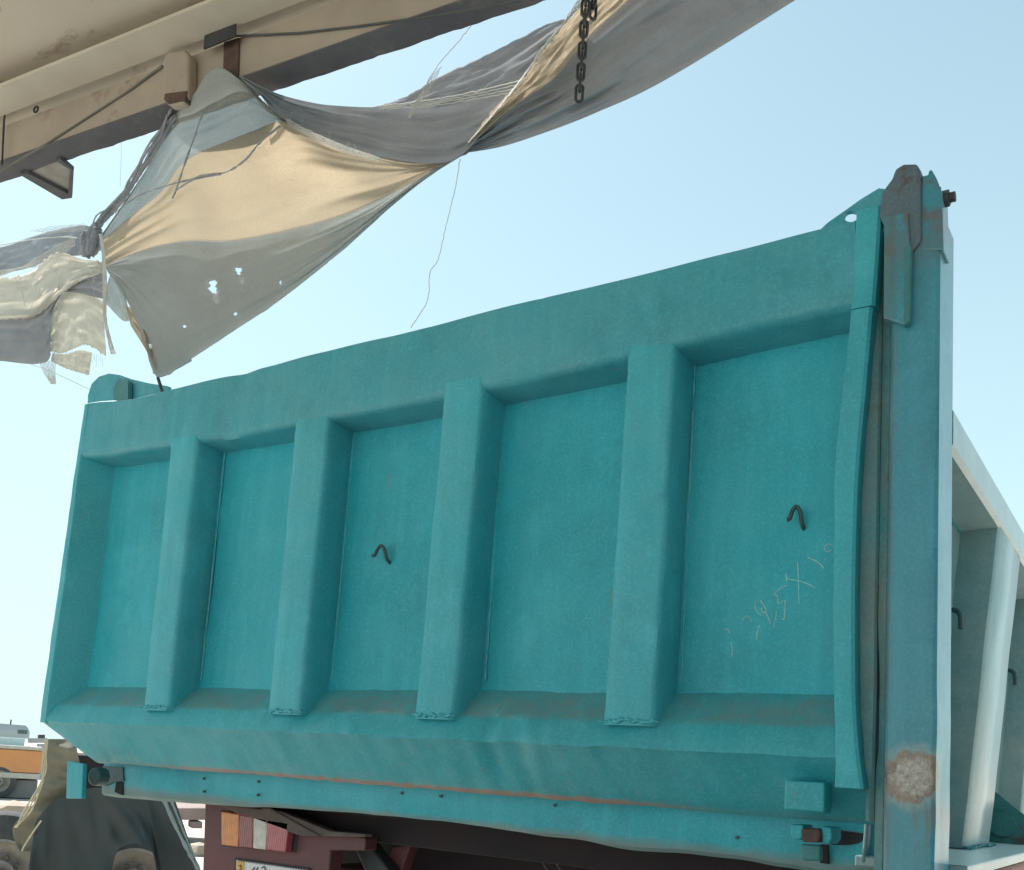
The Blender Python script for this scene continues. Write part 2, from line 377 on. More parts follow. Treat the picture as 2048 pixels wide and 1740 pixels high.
# side flanges
def flange(pts, mat, y1=.10, yf=-.004):
    P = [(zz, a, b) for zz, a, b in pts]; R = []
    V = catmull([Vector(p) for p in P], 60)
    for q in V:
        z, a, b = q; j = .002 * nz(z * 18, a); y1_ = y1 - .075 * sm(2.36, 2.46, z) if a > 0 else y1; y = yf + .003 * nz(z * 6, 3)
        R.append([(a + j, y1_, z), (a + j, y + .002, z), (a + j + .003, y, z), (b - .006, y, z), (b - .001, y + .005, z), (b + (.055 if a < 0 else 0), y1_, z)])
    return MB().rings(R).build('side_flange', mat, gate, smooth=True)
flange([(1.60, 1.186, 1.236), (1.66, 1.187, 1.227), (1.76, 1.183, 1.219), (1.93, 1.178, 1.215), (2.1, 1.176, 1.215), (2.2, 1.177, 1.219), (2.33, 1.187, 1.228), (2.463, 1.199, 1.237)], M_flange)
flange([(2.464, 1.200, 1.241), (2.52, 1.202, 1.244), (2.58, 1.203, 1.247), (2.635, 1.204, 1.249), (2.655, 1.205, 1.249)], M_flange, yf=-.006)
flange([(1.648, -1.232, -1.196), (1.9, -1.228, -1.192), (2.2, -1.221, -1.187), (2.45, -1.214, -1.186), (2.66, -1.207, -1.180)], M_flange, yf=.0)
# rope hooks welded to the panel
def hook(x, z, s=1):
    P = [(x + .014 * s, .09, z - .024), (x + .013 * s, .078, z - .016), (x + .011 * s, .07, z + .004), (x + .002, .066, z + .016), (x - .007 * s, .063, z + .006), (x - .011 * s, .06, z - .008), (x - .018 * s, .058, z - .010)]
    return MB().tube(catmull(P, 22), .0042, 8).build('hook', M_hook, gate, smooth=True)
hook(.040, 2.108); hook(1.082, 2.108, .75)
# chalked figures on the right-hand panel bay
ch = MB()
strokes = [[(1596, 1125), (1597, 1150), (1598, 1175), (1599, 1208)], [(1572, 1147), (1575, 1157), (1598, 1162), (1616, 1168), (1631, 1176)], [(1616, 1115), (1632, 1122), (1641, 1129), (1648, 1137)],
 [(1667, 1091), (1658, 1088), (1651, 1092), (1650, 1099), (1656, 1104), (1663, 1099)], [(1650, 1117), (1652, 1119)], [(1573, 1152), (1574, 1164)], [(1574, 1170), (1561, 1177), (1548, 1189), (1555, 1192), (1557, 1207), (1568, 1201), (1571, 1209), (1569, 1237), (1564, 1238)],
 [(1510, 1203), (1511, 1215), (1516, 1226), (1523, 1230)], [(1521, 1200), (1528, 1212), (1533, 1222), (1526, 1226), (1523, 1216)], [(1530, 1221), (1537, 1236), (1541, 1248)], [(1553, 1222), (1552, 1236), (1547, 1254)], [(1519, 1251), (1515, 1264), (1514, 1280)],
 [(1482, 1247), (1486, 1238), (1494, 1232), (1501, 1236), (1502, 1246)], [(1449, 1258), (1456, 1259), (1459, 1266)], [(1461, 1284), (1464, 1298), (1463, 1314)]]
for st in strokes:
    P = [at(px, py, .0885) for px, py in st]
    P = [Vector((p.x, pan(0, 0)[1] * 0 + .092 + .007 * nz(p.x * 2.2, p.z * 2.6, 3) + .003 * nz(p.x * 7, p.z * 6, 1) - .0028, p.z)) for p in P]
    MB().tube(catmull(P, max(4, len(P) * 4)), .0010, 5, jit=.5).build('chalk_mark', M_chalk, gate)
# gussets (ears) rising above the top rail
def ear(pts, hole=None, mat=M_rail, y=.05, name='corner_gusset'):
    n = len(pts); P = [at(a, b, y) for a, b in pts]
    m = MB()
    if hole:
        hx, hy, rx_, ry_ = hole; import math as _m
        H = [at(hx + rx_ * cos(k * 2 * pi / 24), hy + ry_ * sin(k * 2 * pi / 24), y) for k in range(24)]
        # outline resampled by angle round the hole so that both loops match
        c2 = (hx, hy); O = []
        for k in range(24):
            a = k * 2 * pi / 24; d = (cos(a), sin(a)); best = None
            for i in range(n):
                p, q = pts[i], pts[(i + 1) % n]; ex, ey = q[0] - p[0], q[1] - p[1]
                den = d[0] * ey - d[1] * ex
                if abs(den) < 1e-9: continue
                t = ((p[0] - hx) * ey - (p[1] - hy) * ex) / den; u = ((p[0] - hx) * d[1] - (p[1] - hy) * d[0]) / den
                if t > 0 and -1e-6 <= u <= 1 + 1e-6 and (best is None or t < best): best = t
            O.append(at(hx + d[0] * best, hy + d[1] * best, y))
        off = Vector((0, .012, 0))
        m.add(H + O + [p + off for p in H] + [p + off for p in O],
              [(k, (k + 1) % 24, 24 + (k + 1) % 24, 24 + k) for k in range(24)] + [(48 + k, 48 + (k + 1) % 24, 72 + (k + 1) % 24, 72 + k) for k in range(24)]
              + [(k, 48 + k, 48 + (k + 1) % 24, (k + 1) % 24) for k in range(24)] + [(24 + k, 24 + (k + 1) % 24, 72 + (k + 1) % 24, 72 + k) for k in range(24)])
    else: m.prism(P, (0, .014, 0))
    return m.build(name, mat, gate)
ear([(1600, 478), (1650, 449), (1700, 414), (1722, 398), (1765, 372), (1792, 350), (1792, 470), (1700, 500)], (1701, 433, 14, 11))
ear([(174, 830), (176, 790), (183, 768), (198, 753), (218, 747), (240, 750), (262, 758), (300, 767), (335, 772), (335, 800), (250, 830)])
MB().prism([at(*p, .03) for p in ((238, 756), (256, 762), (256, 800), (228, 805), (226, 775))], (0, .015, 0)).build('stiffener', M_lug, gate)
MB().tube([at(316, 756, .05), at(327, 790, .05)], .005, 8).build('lock_pin', M_dark, gate)
# lower hinge hardware
hg = MB(); hg.box(1.097, 1.168, .002, .05, 1.555, 1.607); hg.build('hinge_bracket', M_bottom, gate, bevel=.004)
MB().prism([at(*p, .03) for p in ((1580, 1648), (1606, 1650), (1606, 1674), (1600, 1680), (1588, 1680), (1581, 1670))], (0, .06, 0)).build('hinge_lug', M_sill, gate, bevel=.003)
MB().prism([at(*p, .03) for p in ((1642, 1652), (1662, 1655), (1664, 1678), (1656, 1690), (1644, 1684))], (0, .06, 0)).build('hinge_lug', M_sill, gate, bevel=.003)
MB().prism([at(*p, .02) for p in ((1601, 1656), (1638, 1658), (1641, 1672), (1634, 1686), (1602, 1684))], (0, .05, 0)).build('hinge_pin', M_rust, gate, bevel=.005)
MB().prism([at(*p, .035) for p in ((1600, 1688), (1640, 1690), (1640, 1722), (1606, 1722), (1600, 1715))], (0, .02, 0)).build('latch_plate', M_lug, gate, bevel=.004)
MB().prism([at(*p, .0) for p in ((134, 1522), (166, 1528), (163, 1597), (132, 1597))], (0, .014, 0)).build('hinge_tab', M_flange, gate, bevel=.002)
lp = MB(); q = at(186, 1553, .04)
lp.tube([q + Vector((0, .0, 0)), q + Vector((0, .04, 0))], .027, 20); lp.build('hinge_knuckle', M_hook, gate, smooth=True, bevel=.006)

# --- rear sill under the gate
sz = [(-1.10, 1.437), (-1.03, 1.436), (-.8, 1.440), (-.53, 1.446), (-.25, 1.458), (-.02, 1.463), (.2, 1.465), (.33, 1.462), (.43, 1.458), (.55, 1.455), (.74, 1.445), (.85, 1.450), (.95, 1.449), (1.06, 1.444), (1.14, 1.438), (1.30, 1.43)]
def sillz(x):
    for (a, b), (c, d) in zip(sz, sz[1:]):
        if x <= c: return b + (d - b) * sm(0, 1, (x - a) / (c - a)) + .003 * nz(x * 9, 4)
    return sz[-1][1]
R = []
for i in range(161):
    x = -1.10 + 2.366 * i / 160; zb = sillz(x); yy = .148 + .005 * nz(x * 4, 8)
    R.append([(x, .28, zb + .03), (x, .17, zb + .001), (x, yy + .012, zb), (x, yy + .002, zb + .008), (x, yy, zb + .03), (x, yy - .002, zb + .07), (x, yy, 1.58), (x, yy + .02, 1.60), (x, .28, 1.60)])
sill = MB().rings(R).build('rear_sill', M_sill, truck, smooth=True)
MB().prism([at(*p, .144) for p in ((232, 1563), (246, 1564), (244, 1590), (229, 1584))], (0, .01, 0)).build('slot', M_under, sill)
MB().prism([at(*p, .142) for p in ((205, 1532), (245, 1535), (247, 1562), (228, 1564), (208, 1572))], (0, .012, 0)).build('slot', M_hook, sill)
MB().prism([at(*p, .140) for p in ((1664, 1658), (1735, 1668), (1718, 1686), (1700, 1690), (1664, 1690))], (0, .012, 0)).build('slot', M_under, sill)
MB().prism([at(*p, .138) for p in ((1642, 1688), (1654, 1690), (1656, 1728), (1640, 1726))], (0, .012, 0)).build('slot', M_under, sill)
bo = MB()
for px, py in ((406, 1583), (514, 1590), (802, 1586), (880, 1592), (1108, 1610), (1473, 1675), (406, 1557), (515, 1563)):
    c = at(px, py, .141); MB().tube([c, c + Vector((0, .012, 0))], .0036, 8).build('bolt_hole', M_hook, sill)

# --- corner posts (right one seen, left one behind the gate)
def post(mir=False):
    R = []
    sx = -1 if mir else 1
    for i in range(57):
        zl = 1.66 if mir else 1.40; z = zl + (2.625 - zl) * i / 56; w = .0012 * nz(z * 7, 1) ; e = .004 * nz(z * 9, 6) * sm(1.9, 1.6, z)
        y0 = 0 if not mir else .13
        R.append([(sx * (1.268 + w), .12 + y0, z), (sx * (1.268 + w), .004 + y0, z), (sx * (1.273 + w), y0, z), (sx * (1.31), y0 + .001 * nz(z * 6, 2), z), (sx * (1.343 + e), y0 + .001, z), (sx * (1.349 + e), y0 + .006, z), (sx * (1.35 + e * .5 - .004 * abs(e) * 60), .118 + y0 + e, z)])
    return MB().rings(R).build('corner_post', M_post, truck, smooth=True)
pR = post(); post(True)
MB().prism([at(*p, .0) for p in ((1841, 500), (1843, 352), (1856, 349), (1857, 341), (1863, 338), (1873, 356), (1884, 384), (1887, 500))], (0, .055, 0)).build('post_cap', M_post, pR, bevel=.004)
MB().prism([Vector((1.3495, y, z)) for y, z in ((.002, 2.60), (.002, 2.665), (.02, 2.655), (.05, 2.63), (.10, 2.618), (.10, 2.60))], (-.01, 0, 0)).build('post_cap', M_post, pR)
MB().prism([at(*p, -.008) for p in ((1758, 432), (1762, 385), (1783, 357), (1790, 337), (1807, 327), (1833, 326), (1841, 340), (1842, 480), (1822, 505), (1790, 500))], (0, .03, 0)).build('hinge_ear', M_ear, pR, bevel=.005)
MB().prism([at(*p, -.014) for p in ((1768, 430), (1816, 424), (1821, 520), (1818, 640), (1810, 650), (1766, 636))], (0, .03, 0)).build('hinge_strap', M_post, pR, bevel=.003)
MB().prism([at(*p, -.02) for p in ((1809, 492), (1822, 490), (1819, 640), (1808, 650))], (0, .02, 0)).build('hinge_strap', M_lug, pR, bevel=.003)
nb = MB(); c = Vector((1.332, .022, 2.652)); nb.tube([c, c + Vector((.028, 0, 0))], .015, 6); nb.tube([c, c + Vector((.038, 0, 0))], .009, 10)
nb.build('nut', M_dark, pR)
# inner return plate beside the gate (with the long gap near its foot)
FB = [(1.40, 1.238), (1.60, 1.236), (1.66, 1.227), (1.76, 1.219), (1.93, 1.215), (2.1, 1.215), (2.2, 1.219), (2.33, 1.228), (2.47, 1.238), (2.7, 1.245)]
def fb_(z):
    for (a, b), (c, d) in zip(FB, FB[1:]):
        if z <= c: return b + (d - b) * sm(0, 1, (z - a) / (c - a))
    return 1.245
R = []; R2 = []
for i in range(90):
    z = 1.44 + 1.18 * i / 89; gap = .0045 * sm(1.90, 1.78, z) * sm(1.62, 1.68, z); a = fb_(z) - .006; c = 1.2440 + .0012 * nz(z * 7, 2)
    if z > 1.535: R.append([(a, .07, z), (a, .034, z), (a + .006, .030, z), (c - .004, .032, z), (c, .037, z), (c, .07, z)])
    d = 1.2452 + gap; R2.append([(d, .10, z), (d, .036, z), (d + .003, .033, z), (1.260, .028, z), (1.2665, .031, z), (1.2665, .10, z)])
MB().rings(R).build('edge_plate', M_brown, gate, smooth=True)
MB().rings(R2).build('seal_strip', M_brown, pR, smooth=True)

# --- right side wall
side = sheet(60, 24, lambda u, v: (1.205 + .055 * v + .004 * nz(u * 20, v * 6), .12 + 4.1 * u, 1.47 + .78 * v)).build('side_wall', M_side, truck, smooth=True, solid=.006)
MB().rings([[(1.26, y, 2.215), (1.342, y, 2.220), (1.351, y, 2.229), (1.351, y, 2.292), (1.342, y, 2.303), (1.26, y, 2.305)] for y in [.121 + 4.1 * i / 20 for i in range(21)]]).build('side_rail', M_side, side, smooth=True)
for y0 in (.72, 1.62, 2.52, 3.42):
    R = []
    for i in range(21):
        t = i / 20; z = 1.485 + (2.224 - 1.485) * t; xo = 1.272 + .074 * t + .002 * nz(z * 8, y0); xi = 1.20 + .055 * t
        R.append([(xi, y0 - .01, z), (xo - .006, y0, z), (xo, y0 + .008, z), (xo, y0 + .34, z), (xo - .006, y0 + .35, z), (xi, y0 + .36, z)])
    MB().rings(R).build('rib', M_side, side, smooth=True)
MB().box(1.19, 1.378, .121, 4.2, 1.462, 1.482).build('lower_flange', M_side, side, bevel=.003)
def shook(x, y, z):
    P = [(x, y, z + .02), (x + .02, y, z + .024), (x + .034, y - .004, z + .012), (x + .036, y - .006, z - .02)]
    MB().tube(catmull(P, 12), .006, 8).build('hook', M_hook, side, smooth=True)
shook(1.248, .60, 1.985); shook(1.235, 1.56, 1.965); 
gp = [(1.19, 1.615), (1.25, 1.622), (1.262, 1.615), (1.335, 1.555), (1.342, 1.545), (1.342, 1.483), (1.19, 1.483)]
MB().prism([(a, 1.30, b) for a, b in gp], (0, .012, 0)).build('gusset_plate', M_lug, side, bevel=.002)
MB().tube([(1.272, 1.298, 1.535), (1.272, 1.285, 1.535)], .034, 24).build('pivot_boss', M_lug, side, smooth=True)
w2 = MB()
w2.tube([(1.276 + random.uniform(-.004, .010), .70 + q * .0066, 1.485 + random.uniform(-.001, .003)) for q in range(60)], .003, 5, jit=.5)
w2.build('weld_bead', M_weld, side); w2 = MB()
w2.tube([(1.262 + random.uniform(-.001, .003), .5 + q * .01, 2.213 + random.uniform(-.002, .001)) for q in range(40)], .0035, 5, jit=.5)
w2.build('weld_bead', M_weld, side)
# left wall, headboard, floor of the tipper body
sheet(20, 8, lambda u, v: (-1.205 - .055 * v, .26 + 3.96 * u, 1.47 + .78 * v)).build('side_wall', M_side, truck, smooth=True, solid=.006)
MB().box(-1.36, -1.26, .26, 4.22, 2.215, 2.305).build('side_rail', M_side, truck, bevel=.006)
MB().box(-1.26, 1.26, 4.15, 4.22, 1.47, 2.62).build('headboard', M_side, truck, bevel=.006)
MB().box(-1.20, 1.20, .25, 4.15, 1.452, 1.48).build('bed_floor', M_under, truck)

# --- chassis below the sill
cha = MB().prism([at(*p, .30) for p in ((410, 1600), (470, 1600), (640, 1664), (700, 1668), (731, 1676), (729, 1701), (661, 1701), (655, 1775), (404, 1775))], (0, .05, 0)).build('tail_panel', M_maroon, truck, bevel=.004)
MB().prism([at(*p, .268) for p in ((436, 1608), (560, 1622), (660, 1662), (732, 1668), (730, 1674), (600, 1672), (470, 1626))], (0, .03, 0)).build('brace', M_brace, cha, bevel=.004)
MB().prism([at(*p, .262) for p in ((520, 1616), (540, 1616), (640, 1672), (618, 1672))], (0, .01, 0)).build('brace', M_brace, cha, bevel=.003)
MB().prism([at(*p, .40) for p in ((700, 1678), (728, 1676), (782, 1745), (730, 1745))], (0, .05, 0)).build('strut', M_dark, truck, bevel=.006)
MB().prism([at(*p, .45) for p in ((785, 1694), (822, 1688), (800, 1750), (768, 1750))], (0, .04, 0)).build('strut', M_maroon, truck, bevel=.004)
MB().prism([at(*p, .40) for p in ((1255, 1690), (1335, 1700), (1365, 1760), (1305, 1760))], (0, .05, 0)).build('strut', M_maroon, truck, bevel=.004)
MB().prism([at(*p, .55) for p in ((930, 1686), (1060, 1676), (1060, 1681), (932, 1689))], (0, .03, 0)).build('strut', M_brace, truck)
MB().box(-.70, 1.26, .37, .42, 1.375, 1.452).build('rear_beam', M_under, truck, bevel=.004)
pc = MB(); pc.tube([at(1052, 1672, .5), at(1108, 1760, .5)], .0025, 6); pc.tube([at(1074, 1672, .5), at(1135, 1760, .5)], .0025, 6); pc.build('brake_line', M_brace, truck)
MB().box(-.76, 1.30, .75, .85, .95, 1.45).build('backdrop_crossmember', M_under, truck, bevel=.01)  # added dark backdrop under the bed; hides the bright ground beyond
for sx in (-1, 1): MB().box(sx * .42 - .05, sx * .42 + .05, .5, 6.4, 1.0, 1.28).build('chassis_rail', M_maroon, truck, bevel=.01)
MB().box(1.19, 1.36, .20, 3.9, 1.05, 1.455).build('side_box', plain('faded_red', (.42, .17, .13), (.3, .12, .1), .6), truck, bevel=.01)
# tail lamp
def lens(name, c, rough=.25):
    n = N(name, rough); st = n.t.nodes.new('ShaderNodeTexWave'); st.inputs['Scale'].default_value = 38; st.bands_direction = 'X'
    n.t.links.new(n.co, st.inputs['Vector']); n.col(n.mix(n.ramp(n.noise(40, 4), .3, .7), c, tuple(x * .7 for x in c))); n.bump(st.outputs['Fac'], .5, .004)
    n.b.inputs['Coat Weight'].default_value = .4; return n.m
lamp = MB().prism([at(*p, .296) for p in ((441, 1620), (598, 1640), (590, 1706), (441, 1692))], (0, .01, 0)).build('tail_lamp', M_dark, truck, bevel=.003)
for nm, c, poly in (('lens', (.85, .27, .05), ((442, 1622), (478, 1628), (476, 1694), (442, 1690))), ('lens', (.30, .05, .07), ((478, 1628), (506, 1633), (505, 1697), (476, 1694))),
                    ('lens', (.72, .66, .62), ((506, 1633), (534, 1638), (531, 1700), (505, 1697))), ('lens', (.5, .09, .12), ((534, 1638), (577, 1645), (570, 1705), (531, 1700)))):
    MB().prism([at(*p, .268) for p in poly], (0, .027, 0)).build('lens', lens('lamp_lens', c), lamp, bevel=.004)
# number plate
pl = MB().prism([at(*p, .292) for p in ((468, 1716), (618, 1737), (616, 1800), (466, 1780))], (0, .007, 0)).build('number_plate', M_dark, truck, bevel=.002)
MB().prism([at(*p, .289) for p in ((473, 1720), (613, 1740), (611, 1796), (471, 1776))], (0, .003, 0)).build('plate_face', plain('plate_white', (.72, .72, .72), (.66, .66, .68), .4), pl)
MB().prism([at(*p, .2875) for p in ((473.5, 1722), (488, 1724), (487, 1779), (472, 1777))], (0, .0015, 0)).build('plate_band', plain('plate_yellow', (.8, .42, .08), (.7, .36, .08), .4), pl)
tx = MB()
for st in ([(509, 1735), (505, 1739), (501, 1752)], [(516, 1735), (511, 1741), (508, 1752)], [(523, 1736), (528, 1733), (531, 1737), (527, 1742), (529, 1752)], [(560, 1744), (560, 1760)], [(575, 1746), (581, 1745), (583, 1750), (577, 1756)], [(478, 1732), (482, 1730), (482, 1738), (478, 1742)]):
    tx.tube([at(a, b, .2868) for a, b in st], .0016, 6)
for k in range(26):
    a = 476 + k * 5.2; b = 1720.5 + k * .745; tx.prism([at(*p, .2872) for p in ((a, b), (a + 2.6, b + .37), (a + 2.6, b + 2), (a, b + 1.6))], (0, .0005, 0))
tx.build('plate_lettering', M_dark, pl)

# ================================================================ CANOPY over the camera
ang = math.atan2(.105, .9945); O = Vector((0, -.218, 3.30))
U = Vector((cos(ang), sin(ang), 0)); NV = Vector((-sin(ang), cos(ang), 0))
MC = Matrix.Translation(O) @ Matrix(((U.x, NV.x, 0, 0), (U.y, NV.y, 0, 0), (0, 0, 1, 0), (0, 0, 0, 1)))
can = tag(empty('canopy', (0, -2.2, 0)), 'beige steel canopy roof with rusty edge beam overhead at top left', 'canopy')
def up_(u, n, z): return MC @ Vector((u, n, z))
# edge beam: beige channel face towards the camera, grey flange below
R = []
for i in range(121):
    u = -3.2 + 6.8 * i / 120; j = .004 * nz(u * 6, 2) + .003 * nz(u * 20, 2)
    R.append([up_(u, 0, 0), up_(u, -.001, .004), up_(u, 0, .118), up_(u, .006, .124), up_(u, .05, .124), up_(u, .05, .008), up_(u, .012, .003)])
beam = MB().rings(R).build('edge_beam', M_beam, can, smooth=True)
R = []
for i in range(321):
    u = -3.2 + 6.8 * i / 320; j = .005 * nz(u * 9, 2) + .004 * nz(u * 60, 2)
    R.append([up_(u, -.004, -.004), up_(u, .03, -.008), up_(u, .072 + j, -.002), up_(u, .074 + j, .003), up_(u, .03, -.001), up_(u, -.004, -.0)])
MB().rings(R).build('bottom_flange', M_purple, beam, smooth=True)
# cover box, joint strap and dark packing
def atb(px, py, n=-.001):                          # sight line meets the vertical plane of the beam face
    d = ray(px, py); p0 = O + NV * n; return CAM + d * ((p0 - CAM).dot(NV) / d.dot(NV))
MB().prism([atb(*p, -.035) for p in ((326, 112), (336, 102), (368, 98), (377, 108), (376, 190), (366, 204), (334, 208), (324, 196))], -NV * -.034).build('junction_box', M_beam, beam, bevel=.008)
MB().prism([atb(*p, -.037) for p in ((328, 186), (374, 180), (370, 200), (334, 206), (326, 198))], NV * .034).build('junction_box', M_rust, beam, bevel=.004)
MB().prism([atb(*p, -.006) for p in ((447, 84), (478, 74), (476, 152), (445, 160))], NV * .005).build('joint_strap', M_rust, beam, bevel=.002)
MB().prism([atb(*p, -.03) for p in ((409, 100), (412, 64), (442, 48), (473, 36), (473, 74))], NV * -.004).build('packing_block', M_dark, beam)
MB().tube([atb(*p, -.004) for p in ((0, 342), (90, 290), (180, 232), (260, 180), (325, 132))], .0035, 6, jit=.3).build('dark_cord', plain('cord', (.2, .19, .17)), beam)
MB().tube([atb(*p, -.005) for p in ((470, 72), (600, 66), (720, 52), (860, 33), (1010, 8), (1060, -5))], .003, 6).build('dark_cord', plain('cord', (.1, .11, .11)), beam)
rg = MB(); c0 = atb(72, 219, -.012)
rg.tube([c0 + (U * cos(k * pi / 8) + Vector((0, 0, 1)) * sin(k * pi / 8)) * .009 for k in range(16)], .0028, 6, closed=True); rg.build('ring', M_dark, beam, smooth=True)
MB().tube([atb(*p, -.02) for p in ((14, 200), (8, 240), (4, 330))], .003, 6).build('hanging_wire', M_dark, beam)
# angle-iron end poking out below the beam
A = [onz(*p, 3.292) for p in ((42, 351), (118, 322), (146, 342), (136, 398), (128, 398))]
br = MB().prism([onz(*p, 3.285) for p in ((40, 350), (56, 347), (136, 388), (140, 340), (112, 322), (120, 318), (147, 342), (144, 396), (124, 399))], (0, 0, .014)).build('bracket', M_purple, beam)
MB().prism([onz(*p, 3.297) for p in ((52, 348), (114, 322), (146, 342), (140, 396), (128, 398))], (0, 0, .01)).build('bracket_plate', plain('pale_plate', (.42, .4, .36), (.3, .27, .24), .7, 20), beam)
# corrugated roof sheet
def roof(u, v):
    a = -3.4 + 7.0 * u; n_ = .05 - 3.2 * v  # unseen right end lengthened to shade the gate and ground
    z = .150 + v * .30 + .012 * cos(v * 0) + .008 * nz(a * 1.2, n_ * 1.2) + .010 * sm(.08, .0, abs(((n_ + .34) % .55) - .27))
    return up_(a, n_, z)
sheet(60, 120, roof).build('roof_sheet', M_roof, can, smooth=True, solid=.004)
MB().box(-3.2, 3.4, -.115, -.025, .128, .138, MC).build('edge_light_strip', plain('pale_edge_light', (.66, .62, .52), (.56, .50, .41), .6, 3), can)  # added pale strip; light along the roof edge is in its colour
sl_ = MB()
for u in (-2.4, -1.1): sl_.box(u, u + .05, -3.0, -.02, .115, .16, MC)
sl_.build('rafter', M_beam, can) if False else None
# overhead pipe (out of frame) and posts that carry roof, cloth and chain
MB().tube([up_(-3.2, -2.6, -3.3), up_(-3.2, -2.6, .16)], .05, 16).build('post', M_beam, can)
MB().tube([up_(-3.2, -.02, -3.3), up_(-3.2, -.02, .0)], .05, 16).build('post', M_beam, can)
MB().tube([up_(2.9, -.9, -3.3), up_(2.9, -.9, .30)], .05, 16).build('post', M_beam, can)
MB().tube([up_(-3.2, -.9, .22), up_(3.0, -.9, .22)], .025, 12).build('overhead_pipe', M_rust, can)

MB().box(3.35, 3.45, -3.3, -.9, -3.3, .15, MC).build('shading_wall', M_purple, can, bevel=.01)  # unseen wall added to darken the right-facing sides of the ribs
fl = MB().box(-3.6, 3.6, -4.5, .9, -3.32, -3.262, MC)
tag(fl.build('bounce_slab', plain('dim_concrete', (.26, .25, .235), (.19, .18, .17), .85, 3), None, bevel=.01), kind='structure')  # unseen slab added to dim the ground bounce on the gate

# ================================================================ SHADE CLOTH
sc = tag(empty('shade_cloth', (-.4, -.1, 2.9)), 'torn beige shade net sagging from the canopy beam above the tailgate', 'shade cloth')
def strip(A, B, ya, yb, nu=110, nv=40, name='cloth_panel', mat=M_cloth, wave=(.012, 5), off=0, holes=(), sag=0, fray=(0, 0), seed=0):
    """cloth spanned between two outlines; each outline point is a sight line met at its own depth y"""
    pa = catmull([Vector((x, y, d)) for (x, y), d in zip(A, ya)], nu + 1); pb = catmull([Vector((x, y, d)) for (x, y), d in zip(B, yb)], nu + 1)
    m = MB(); pix = []
    for i in range(nu + 1):
        u = i / nu
        for j in range(nv + 1):
            v = j / nv; p = pa[i].lerp(pb[i], v)
            if fray[0]: p += (pa[i] - pb[i]).normalized() * fray[0] * nz(u * 40, seed) * (1 - v) ** 6 * Vector((1, 1, 0)).length
            if fray[1]: p -= (pa[i] - pb[i]).normalized() * fray[1] * nz(u * 40, seed + 9) * v ** 6
            q = at(p.x, p.y, p.z + off); e = min(1, 6 * v * (1 - v) + .15)
            dep = wave[0] * e * (nz(u * wave[1], v * wave[1] * 1.6, seed) + .4 * nz(u * wave[1] * 3, v * wave[1] * 4, seed)) + sag * sin(pi * v)
            q += (q - CAM).normalized() * dep
            m.v.append(tuple(q)); pix.append((p.x, p.y))
    for i in range(nu):
        for j in range(nv):
            k = i * (nv + 1) + j; x, y = pix[k]; skip = False
            for hx, hy, hr, hq in holes:
                dx, dy = x - hx, (y - hy) / hq
                if math.hypot(dx, dy) < hr * (1 + .6 * nz(x * .15, y * .15, seed)): skip = True
            if not skip: m.f.append((k, k + nv + 1, k + nv + 2, k + 1))
    return m.build(name, mat, sc, smooth=True, solid=.0012, auto=False)
n12 = range(12)
T = [(203, 470), (250, 402), (300, 326), (345, 240), (388, 188), (430, 134), (486, 165), (560, 232), (650, 275), (750, 310), (850, 324), (935, 298)]
a_ = [(204, 472), (252, 404), (302, 328), (348, 246), (388, 228), (432, 204), (492, 184), (561, 236), (651, 277), (751, 311), (851, 325), (935, 298)]
b_ = [(206, 480), (262, 432), (322, 384), (362, 330), (400, 305), (450, 285), (508, 262), (568, 244), (652, 280), (752, 312), (851, 326), (935, 299)]
c_ = [(212, 532), (256, 511), (312, 492), (380, 481), (450, 482), (530, 470), (610, 452), (680, 432), (750, 403), (815, 370), (872, 336), (936, 301)]
B_ = [(214, 540), (248, 590), (284, 668), (306, 742), (330, 752), (385, 716), (470, 660), (560, 600), (680, 505), (780, 415), (862, 350), (938, 303)]
yT = [.10, .05, -.05, -.24, -.285, -.30, -.275, -.17, -.02, .0, .02, .02]
yb = [.10, .05, -.03, -.16, -.21, -.23, -.23, -.16, -.01, .0, .02, .02]
yc = [.11, .11, .11, .11, .10, .10, .09, .08, .07, .05, .03, .02]
yB = [.11, .12, .14, .16, .16, .16, .15, .14, .12, .09, .05, .02]
ya = [(p + q) / 2 for p, q in zip(yT, yb)]; ya[3:8] = [-.235, -.28, -.29, -.27, -.168]
HO = [(425, 572, 8, 1.6), (476, 541, 6, 1.2), (560, 565, 4, 1), (660, 532, 5, 1.8), (470, 628, 3, 1), (368, 652, 4, .7), (300, 690, 5, 1)]
strip(T, a_, yT, ya, nv=14, wave=(.006, 5), seed=1, mat=M_cloth_shaded)
strip(T, a_, yT, ya, nv=14, name='folded_layer', wave=(.006, 5), off=.012, seed=1, mat=M_cloth_deepshade)
strip(a_, b_, ya, yb, nv=20, name='thin_mesh', mat=M_thin, wave=(.01, 6), seed=2)
strip(b_, c_, yb, yc, nv=50, wave=(.028, 2.2), seed=3)
strip(c_, B_, yc, yB, nu=240, nv=100, wave=(.012, 3), seed=4, holes=HO, fray=(0, 5), mat=M_cloth_shaded)
strip(c_, B_, yc, yB, nu=240, nv=100, name='folded_layer', wave=(.012, 3), off=.012, seed=4, holes=HO, mat=M_cloth_deepshade)
